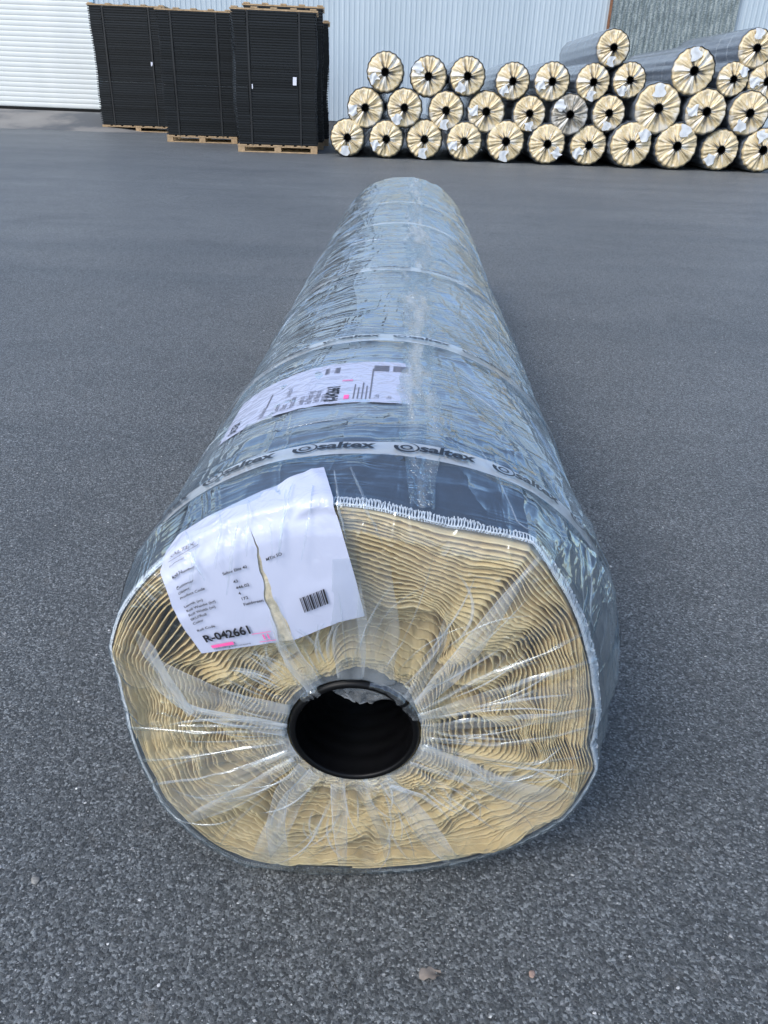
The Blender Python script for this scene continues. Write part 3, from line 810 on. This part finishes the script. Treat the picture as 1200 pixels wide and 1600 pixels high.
# fine creases that fan out from the core lip, and long drag creases on the body
def creases():
    V = []; F = []; H = []
    def ribbon(P, Nn, side, w, hz, arch):
        n0 = len(V); n = len(P)
        for i in range(n):
            q = i / (n - 1); f = math.sin(math.pi * min(1, q * 1.02)) ** .6
            for e in (-1, 0, 1):
                V.append(P[i] + side[i] * e * w * (.35 + .65 * f) + Nn[i] * (arch * f if e == 0 else 0)); H.append(hz * f * (1 if e == 0 else .45))
        for i in range(n - 1):
            for e in (0, 1): F.append((n0 + i * 3 + e, n0 + i * 3 + e + 1, n0 + i * 3 + 4 + e, n0 + i * 3 + 3 + e))
    rg = random.Random(5)
    for k in range(120):
        a = rg.uniform(0, 2 * math.pi); t0 = rg.uniform(0, .35) if rg.random() < .75 else rg.uniform(.3, .7); t1 = min(.97, t0 + rg.uniform(.2, .6)); bend = rg.uniform(-.22, .22)
        if R(96) < a < R(170): t1 = min(t1, .40); t0 = min(t0, .15)
        P = np.array([film_surface(np.array([a + bend * q * q]), t0 + (t1 - t0) * q, 0)[0] for q in np.linspace(0, 1, 16)])
        P[:, 1] -= .005
        d = np.gradient(P, axis=0); d /= np.linalg.norm(d, axis=1)[:, None]
        side = np.cross(d, [0, -1, 0]); ribbon(P, np.tile([0, -1, 0], (16, 1)), side, rg.uniform(.0008, .0026), rg.uniform(.12, .5), rg.uniform(.001, .003))
    for k in range(230):
        right = k % 5 < 3
        if right:      # slanting from the taped seam down the right flank
            th0 = SEAM - rg.uniform(.05, .9); y0 = rg.uniform(.2, LEN - .4); dth = -rg.uniform(.15, .7); dy = rg.uniform(-.35, .02) - .12
        else:          # nearly square to the roll on the left
            th0 = SEAM + rg.uniform(.05, 1.0); y0 = rg.uniform(.18, LEN - .1); dth = rg.uniform(.12, .5); dy = rg.uniform(-.06, .06)
        if rg.random() < .12: y0 = .08 + rg.random() * .5
        q = np.linspace(0, 1, 14); bow = rg.uniform(-.05, .05)
        yy = np.clip(y0 + dy * q + bow * q * (1 - q), .02, LEN - .02); tt = th0 + dth * q
        P = pol(tt, RAD(tt, yy) + .006, yy); Nn = pol(tt, RAD(tt, yy) + 1, yy) - pol(tt, RAD(tt, yy), yy)
        d = np.gradient(P, axis=0); d /= np.linalg.norm(d, axis=1)[:, None] + 1e-9
        ribbon(P, Nn, np.cross(d, Nn), rg.uniform(.0010, .0042), rg.uniform(.08, .5), rg.uniform(.0008, .0028))
    obj('film_crease', V, F, M['fold'], hero, attrs={'haze': H})
creases()
# torn film hanging into the top of the core and stuck round its lip
def core_flap():
    nu, nv = 24, 8; V = []; H = []
    for j in range(nv):
        for i in range(nu):
            a = R(124 - 84 * i / (nu - 1)); q = j / (nv - 1)
            dep = .046 * math.sin(math.pi * (i + .6) / nu) * (.92 + .10 * float(vn(i * .3, 0, 121)))
            r = RCORE - .011 - dep * q
            y = YC + .006 + .012 * q + .004 * float(vn(i * .6, j * .7, 123))
            V.append((CX + r * math.cos(a), y, CZ + r * math.sin(a))); H.append(.20 + .20 * abs(float(vn(i * .7, j * .9, 125))) + .12 * (q > .9))
    obj('film_flap', V, grid_faces(nv, nu), M['fold'], hero, attrs={'haze': H})
    for a0, a1, seed in ((78, 44, 1), (40, 22, 2), (140, 122, 3)):
        V = []; H = []
        for j in range(5):
            for i in range(20):
                a = R(a0 + (a1 - a0) * i / 19); q = j / 4
                r = RCORE + .006 - q * (.014 + .006 * float(vn(i * .45 + seed * 9, 1, 127)))
                y = YC - .0025 - .002 * math.sin(q * 3.1) + .001 * float(vn(i * .8, j, 129)) + (.006 if q == 0 else 0)
                V.append((CX + r * math.cos(a), y, CZ + r * math.sin(a))); H.append(.04 + .25 * max(0, float(vn(i * .8, j * .8 + seed, 131))))
        obj('film_lip', V, grid_faces(5, 20), M['fold'], hero, attrs={'haze': H})
core_flap()

# -- stitching along the edge of the outermost wrap
def build_stitch():
    V = []; F = []
    def tube(pts, r):
        pts = np.array(pts); n0 = len(V)
        for i, p in enumerate(pts):
            d = pts[min(i + 1, len(pts) - 1)] - pts[max(i - 1, 0)]; d = d / (np.linalg.norm(d) + 1e-9)
            a = np.cross(d, [.3, .5, .8]); a /= np.linalg.norm(a) + 1e-9; b = np.cross(d, a)
            for k in range(4):
                an = k * math.pi / 2; V.append(p + r * (a * math.cos(an) + b * math.sin(an)))
        for i in range(len(pts) - 1):
            for k in range(4):
                F.append((n0 + i * 4 + k, n0 + i * 4 + (k + 1) % 4, n0 + i * 4 + 4 + (k + 1) % 4, n0 + i * 4 + 4 + k))
    n = 1150
    for k in range(n):
        a = 2 * math.pi * k / n
        j = random.uniform(-.25, .25) * 2 * math.pi / n; sl_ = (1.1 if k % 2 else -1.1) * random.uniform(.6, 1.3) * 2 * math.pi / n
        l1 = (.013 + .004 * random.random()) * (.8 + .2 * float(vn(k * .05, 2, 133)))
        pts = []
        for q in (0, .12, .5, 1):
            y = .0005 + l1 * q; r = float(RAD(a, max(0, y))) + .0024 + .0006 * random.random() - (.003 if q == 0 else 0)
            pts.append(pol(a + j + sl_ * q, r, y))
        tube(pts, .0009)
        if k % 11 == 0:                                   # loop joining two stitches
            tube([pol(a + j + sl_ + q * 4 * math.pi / n, float(RAD(a, l1)) + .003, .0005 + l1 * (.55 + .5 * math.sin(math.pi * q))) for q in (0, .25, .5, .75, 1)], .0009)
    # overlock seam lines
    for yy in (.002, .017):
        th = np.linspace(0, 2 * np.pi, 400)
        tube([pol(a, float(RF(a)) + .0025, yy + .0012 * math.sin(a * 90)) for a in th], .0011)
    obj('edge_stitching', V, F, M['thread'], hero)
build_stitch()

# -- flat artwork that is laid on surfaces
def text_mesh(txt, size, bold=0.0, sx=1.0, shear=0.0):
    cu = bpy.data.curves.new('lettering', 'FONT'); cu.body = txt; cu.size = size; cu.offset = bold * size; cu.shear = shear; cu.resolution_u = 3
    o = bpy.data.objects.new('lettering', cu); C.objects.link(o)
    bpy.context.view_layer.update()
    me = o.evaluated_get(bpy.context.evaluated_depsgraph_get()).to_mesh()
    v = np.array([tuple(q.co) for q in me.vertices]).reshape(-1, 3); f = [tuple(p.vertices) for p in me.polygons]
    o.evaluated_get(bpy.context.evaluated_depsgraph_get()).to_mesh_clear()
    bpy.data.objects.remove(o); bpy.data.curves.remove(cu)
    v = v[:, :2].copy(); v[:, 0] *= sx
    return v, f
class Art:
    """collects 2D shapes by ink, then lays them on a surface as one mesh per ink"""
    def __init__(s): s.d = {}
    def add(s, ink, v, f):
        L = s.d.setdefault(ink, ([], [])); o = len(L[0]); L[0].extend([tuple(q) for q in v]); L[1].extend([tuple(i + o for i in q) for q in f])
    def text(s, ink, txt, x, y, size, bold=0., sx=1., shear=0., rot=0.):
        v, f = text_mesh(txt, size, bold, sx, shear)
        c, n = math.cos(rot), math.sin(rot)
        s.add(ink, [(x + a * c - b * n, y + a * n + b * c) for a, b in v], f)
    def rect(s, ink, x0, y0, x1, y1): s.add(ink, [(x0, y0), (x1, y0), (x1, y1), (x0, y1)], [(0, 1, 2, 3)])
    def arc(s, ink, cx, cy, r0, r1, w0, w1, a0, a1, n=28, sx=1.3):
        V = []
        for i in range(n):
            q = i / (n - 1); a = a0 + (a1 - a0) * q; r = r0 + (r1 - r0) * q; wd = (w0 + (w1 - w0) * q) / 2
            for e in (-wd, wd): V.append((cx + sx * (r + e) * math.cos(a), cy + (r + e) * math.sin(a)))
        s.add(ink, V, [(2 * i, 2 * i + 1, 2 * i + 3, 2 * i + 2) for i in range(n - 1)])
    def lay(s, fn, parent, name='lettering'):
        for ink, (v, f) in s.d.items():
            obj(name, [fn(a, b) for a, b in v], f, M[ink], parent, smooth=False)

# -- printed tape bands round the roll
def arc_table(y):
    th = np.linspace(-.6, np.pi + .6, 600); P = pol(th, RAD(th, y) + .009, y)
    s = np.r_[0, np.cumsum(np.linalg.norm(np.diff(P, axis=0), axis=1))]; return th, s
def y_at(px, py):
    return float(hit(px, py)[0][1])
def tape_band(yc, width, logos=True, slant=0.0, phase=0.0, wv=.006, lift=.0125):
    n = 300; th = np.linspace(0, 2 * np.pi, n, endpoint=False); u = th / (2 * np.pi)
    def yof(t): return yc + slant * np.sin(t) * 0 + slant * np.cos(t) + wv * vn(t / (2 * np.pi) * 9, yc * 3 + 0 * t, 141, 9)
    rows = []
    for k in range(5):
        q = -1 + k / 2; yy = yof(th) + q * width / 2 * (1 + .08 * vn(u * 30, 0 * u + q, 143, 30))
        rows.append(pol(th, RAD(th, yy) + lift + .0012 * vn(u * 40, 0 * u + q * 1.5, 145, 40), yy))
    V = np.concatenate(rows); V[:, 2] = np.maximum(V[:, 2], .0015)
    o = obj('tape_band', V, grid_faces(5, n, True), M['tape'], hero)
    if logos:
        tht, st = arc_table(yc); tot = st[-1]
        hgt = .0312
        def fn(a, b):
            t = float(np.interp(tot - a, st, tht)); yy = float(yof(t)) + b
            return pol(t, float(RAD(t, yy)) + lift + .0034, yy)
        cx = phase
        while cx < tot:
            art = Art()
            art.arc('tapeprint', cx, 0, hgt * .33, hgt * .42, hgt * .15, hgt * .03, R(-200), R(95), sx=1.35)
            art.arc('tapeprint', cx, 0, hgt * .16, hgt * .17, hgt * .09, hgt * .08, 0, R(359), sx=1.35)
            v, f = text_mesh('saltex', hgt * .82, .036, 1.26, .1)
            art.add('tapeprint', v + np.array([cx + hgt * .55, -hgt * .22]), f)
            art.lay(fn, o)
            cx += .1373
    return o
YT = [y_at(560, 708), y_at(600, 534), y_at(600, 424), y_at(600, 352), y_at(620, 318)]
tape_band(YT[0], .036, True, .012, .057)
tape_band(YT[1], .046, True, .0, .03)
tape_band(YT[2], .046, True, -.01, .08)
tape_band(YT[3], .03, False, .01)
tape_band(YT[4], .03, False, -.01)

# -- crumpled tape over the long seam
def build_seam():
    n = 420; m_ = 17; V = []; H = []
    ys = np.linspace(.012, LEN - .01, n)
    for i, y in enumerate(ys):
        hw = .034 + .010 * float(vn(y * 7, 0, 151)) + .006 * float(vn(y * 31, 0, 152)); c = SEAM - .02 + .03 * float(vn(y * 1.6, 1, 153)) + .012 * float(vn(y * 13, 1, 154))
        g_ = float(sstep(.0, .4, y)); hw *= .45 + .55 * g_
        for j in range(m_):
            q = -1 + 2 * j / (m_ - 1); a = c - q * hw / .36
            cr = .0022 * float(vn(q * 5, y * 28, 155)) + .003 * (1 - abs(float(vn(q * 3.2, y * 9, 157)))) ** 4
            V.append(pol(a, float(RAD(a, y)) + .0095 + cr, y))
            H.append(np.clip(.28 + .42 * float(vn(q * 2.3, y * 7, 159)), (.03), .75) * (1 - .6 * abs(q) ** 3) * (.35 + .65 * g_) + (.18 if abs(q) < .45 else 0) * float(sstep(1.2, 3, y)))
    obj('seam_tape', V, grid_faces(n, m_), M['seam'], hero, attrs={'haze': H})
build_seam()

# -- the torn paper label hanging over the rim
def poly_at(poly, t):
    p = np.array(poly, float); L = np.r_[0, np.cumsum(np.hypot(*np.diff(p, axis=0).T))]; L /= L[-1]
    return np.array([np.interp(t, L, p[:, 0]), np.interp(t, L, p[:, 1])])
LB = [(316, 1019), (360, 1013), (425, 1003), (455, 1000), (490, 986), (530, 970), (570, 961)]
LT = [(261, 862), (280, 836), (325, 808), (410, 768), (507, 737)]
LL = [(316, 1019), (292, 985), (270, 947), (251, 893), (261, 862)]
LR = [(570, 961), (556, 905), (540, 850), (522, 790), (507, 737)]
def coons(u, v):
    b, t, l, r = poly_at(LB, u), poly_at(LT, u), poly_at(LL, v), poly_at(LR, v)
    bl, br, tl, tr = map(np.array, (LB[0], LB[-1], LT[0], LT[-1]))
    return (1 - v) * b + v * t + (1 - u) * l + u * r - ((1 - u) * (1 - v) * bl + u * (1 - v) * br + (1 - u) * v * tl + u * v * tr)
def lab_pt(u, v, off=0.0):
    x, y = coons(u, v)
    p, nr = hit(x, y)
    wr = .0055 * float(vn(u * 3.2 + v * 1.2, v * 2.2, 161)) + .0025 * (1 - abs(float(vn(u * 5 + v * 2, v * 3 - u, 163)))) ** 3 + .0012 * float(vn(u * 11, v * 9, 165))
    wr *= .3 + 1.1 * float(sstep(.1, .75, v))
    return p + nr * (max(wr, -.0012) + off + .0026)
def tear(v):
    """left and right edge of the tear at height v"""
    a = float(np.clip((.80 - v) / .80, 0, 1)); c = .505 + .055 * v + .012 * float(vn(v * 9, 3, 167)) + .006 * float(vn(v * 26, 5, 169))
    wd = .0005 + .080 * a ** 1.25
    return c - wd * .5, c + wd * .5 + .01 * a * float(vn(v * 14, 9, 171))
def build_label():
    nu, nv = 26, 56
    def sheet(a, b, name, pts=None):
        V = []
        for j in range(nv):
            v = j / (nv - 1); tl, tr = tear(v)
            lo, hi = (0, tl) if a == 0 else (tr, 1)
            for i in range(nu):
                u = lo + (hi - lo) * i / (nu - 1); V.append(lab_pt(u, v))
        return V
    V = sheet(0, 1, '') + sheet(1, 2, '')
    F = np.concatenate([grid_faces(nv, nu), grid_faces(nv, nu, off=nu * nv)])
    lab = obj('paper_label', V, F, M['labelpaper'], hero)
    tt = [poly for poly in np.linspace(0, .8, 30)]
    V = []
    for v in tt:
        l_, r_ = tear(v)
        for q in (-.25, .2, .5, .8, 1.2):
            V.append(lab_pt(l_ + (r_ - l_) * q, v, -.0022 + .0012 * float(vn(v * 30, q * 3, 173))))
    obj('torn_edge', V, grid_faces(30, 5), M['tornpaper'], lab)
    a = Art()
    # label space: 100 wide, 118 high
    def T(txt, x, y, s, **k): a.text('ink', txt, x, y, s, **k)
    for txt, y in (('Roll Number', 80.5), ('Customer', 70), ('Object', 65), ('Product Code', 60), ('Length (m)', 51), ('Roll Weight (kg)', 46.3), ('Roll Width (m)', 41.8), ('SKU/Roll', 37.4), ('Color', 33), ('Roll Code', 25)):
        T(txt, 6.5, y, 3.3, bold=.02, sx=.78)
    for txt, y in (('43', 57), ('446.02', 51.5), ('4', 46.5), ('172', 41.5), ('Fieldgreen', 36.5)):
        T(txt, 37, y, 3.4, bold=.02, sx=.8)
    T('Saltex Elite 40', 33, 66, 3.3, bold=.02, sx=.72); T('MTix SO', 57.5, 66, 3.3, bold=.02, sx=.75)
    T('R-042661', 7, 12.5, 10.2, bold=.03, sx=.70)
    a.text('greyink', 'SALTEX', 8, 99, 5, bold=.01, sx=.9); a.rect('greyink', 7, 97.4, 26, 98)
    T('Customer', 7, 91, 3.0, sx=.8)
    a.rect('pink', 8.5, 5.2, 21.5, 8.2); T('ONLY SCREEN', 9.5, 6.0, 2.0)
    T('Unloading instructions', 9, 3.2, 2.4); T('see roll', 11, .7, 2.2)
    for x0, x1, y0, y1 in ((34, 45, 11.2, 11.7), (36, 46, 3.4, 3.9), (39.4, 40.3, 5, 9.6), (42, 42.9, 5, 9.6)): a.rect('pink', x0, y0, x1, y1)
    x = 67.5; k = 0
    while x < 82:
        wd = [.5, .3, .9, .4, .3, .7, 1.0, .3][k % 8]; a.rect('ink', x, 18, x + wd, 30); x += wd + [.35, .5, .3, .6][k % 4]; k += 1
    def fn(x, y):
        u = x / 100; v = y / 118; tl, tr = tear(v)
        return lab_pt(u, v, .0034)
    a.lay(fn, lab, 'print')
build_label()
rg = random.Random(9)
for k in range(11):                                     # the film over the label, drawn tight
    x0 = 300 + k * 24 + rg.uniform(-8, 8); y0_ = 845 - k * 9 + rg.uniform(-20, 20); L_ = rg.uniform(50, 130); sl_ = rg.uniform(-.25, .5)
    strip([(x0, y0_), (x0 + sl_ * L_ * .5 + rg.uniform(-5, 5), y0_ + L_ * .5), (x0 + sl_ * L_, y0_ + L_)], [1.2, rg.uniform(1.5, 3.5), 1], rg.uniform(.10, .24), off=.0095, arch=.002, seed=40 + k)

# -- second label wrapped over the body behind the first tape
def build_label2():
    y0 = y_at(560, 632); y1 = y_at(560, 569)
    th0 = SEAM + .03
    tht, st = arc_table((y0 + y1) / 2)
    s0 = float(np.interp(th0, tht, st)); hgt = .335                  # along the arc (label height), leftwards
    wdt = y1 - y0
    def pt(u, v, off=0.0):
        t = float(np.interp(s0 + v * hgt, st, tht)); y = y0 + u * wdt + .006 * v
        return pol(t, float(RAD(t, y)) + .0078 + .0008 * float(vn(v * 26, u * .8, 181)) + off, y)
    nu, nv = 10, 60
    lab = obj('paper_label', [pt(i / (nu - 1), j / (nv - 1)) for j in range(nv) for i in range(nu)], grid_faces(nv, nu), M['paper2'], hero)
    a = Art()
    for txt, y in (('Roll Number', 74), ('Customer', 66), ('Object', 62), ('Product Code', 58), ('Length (m)', 53), ('Roll Weight (kg)', 49), ('Roll Width (m)', 45), ('SKU/Roll', 41)):
        a.text('greyink', txt, 7, y, 4.4, bold=.01)
    a.text('ink', 'R-042661', 5, 36, 9, bold=.025, sx=1.0)
    a.text('ink', 'SALTEX', 6, 90, 7, bold=.02); a.text('greyink', 'Saltex Elite 40', 36, 62, 4.2); a.rect('greyink', 30, 74, 62, 74.8)
    a.rect('pink', 8, 30.5, 17, 33); a.text('pink', 'II', 50, 30, 8)
    for y in (28, 26, 24, 22): a.rect('greyink', 7, y, 7 + 22 + y % 5 * 4, y + .6)
    a.rect('greyink', 7, 20, 80, 20.7); a.text('greyink', 'Code', 8, 16, 3.5); a.text('greyink', 'Unit', 8, 10, 3.5)
    for y0_, yy in ((38, 46), (12, 20), (2, 10)): 
        for k in range(9): a.rect('greyink', 74 + k * 1.7, y0_, 74 + k * 1.7 + 1.1, yy)
    a.lay(lambda x, y: pt(x / 100, y / 100, .0008), lab, 'print')
build_label2()

# ------------------------------------------------------------------ bits lying on the asphalt
def leaf():
    p = at_ground(672, 1524); nu, nv = 9, 7; V = []
    for j in range(nv):
        q = -1 + 2 * j / (nv - 1)
        for i in range(nu):
            t = i / (nu - 1); wd = .012 * math.sin(math.pi * min(1, t * .92 + .05)) ** .7 * (1 + .25 * math.sin(t * 14 + j))
            V.append(((t - .5) * .034, q * wd * .85, .002 + .003 * abs(q) + .004 * math.sin(t * 5 + q)))
    o = obj('dry_leaf', V, grid_faces(nv, nu), M['leaf'], loc=tuple(p)); o.rotation_euler = (0, 0, R(12))
    tag(o, 'curled dry brown leaf on the asphalt in front of the big roll', 'leaf')
leaf()
def pebble(px, py, r, mat, name, label, cat):
    p = at_ground(px, py); bm = bmesh.new(); bmesh.ops.create_icosphere(bm, subdivisions=3, radius=1)
    for v in bm.verts:
        k = 1 + .22 * float(vn(v.co.x * 1.7 + 5, v.co.y * 1.7 + v.co.z, 191)) + .08 * float(vn(v.co.x * 5, v.co.z * 5 + v.co.y * 3, 193))
        v.co = Vector((v.co.x * r * k * 1.2, v.co.y * r * k, v.co.z * r * .5 * k))
    o = bm_obj(name, bm, M[mat], loc=(p[0], p[1], r * .45)); o.rotation_euler = (0, 0, px)
    tag(o, label, cat)
pebble(831, 1523, .0045, 'pebble', 'pebble', 'small pinkish pebble on the asphalt right of the dry leaf', 'pebble')
pebble(56, 1376, .0065, 'stone', 'stone', 'pale flat stone on the asphalt left of the big roll', 'stone')

def grit():
    rg = random.Random(21); V = []; F = []
    for k in range(900):
        y = .25 + 5.5 * rg.random() ** 1.6; x = rg.uniform(-1, 1) * (.75 + y * .55); r = rg.uniform(.0012, .0030) * (1 + .5 * rg.random() ** 6)
        n0 = len(V); m_ = rg.choice((4, 5, 6)); a0 = rg.uniform(0, 6)
        for i in range(m_):
            a = a0 + 2 * math.pi * i / m_; q = r * rg.uniform(.6, 1.25); V.append((x + q * math.cos(a) * 1.3, y + q * math.sin(a), .0006))
        for i in range(m_):
            a = a0 + 2 * math.pi * i / m_; q = r * rg.uniform(.4, .8); V.append((x + q * math.cos(a) * 1.3, y + q * math.sin(a), .0006 + r * rg.uniform(.4, .9)))
        for i in range(m_): F.append((n0 + i, n0 + (i + 1) % m_, n0 + m_ + (i + 1) % m_, n0 + m_ + i))
        F.append(tuple(n0 + m_ + i for i in range(m_)))
    t = NT('pale_grit'); f = t.noise(t.coord(), 45, 2)
    t.l(t.ramp(f, [(.35, (.22, .225, .23)), (.5, (.42, .42, .42)), (.68, (.75, .75, .73))]), t.p.inputs['Base Color'])
    tag(obj('loose_grit', V, F, t.m, smooth=False), 'pale stone chips scattered all over the asphalt', 'grit', kind='stuff')
grit()
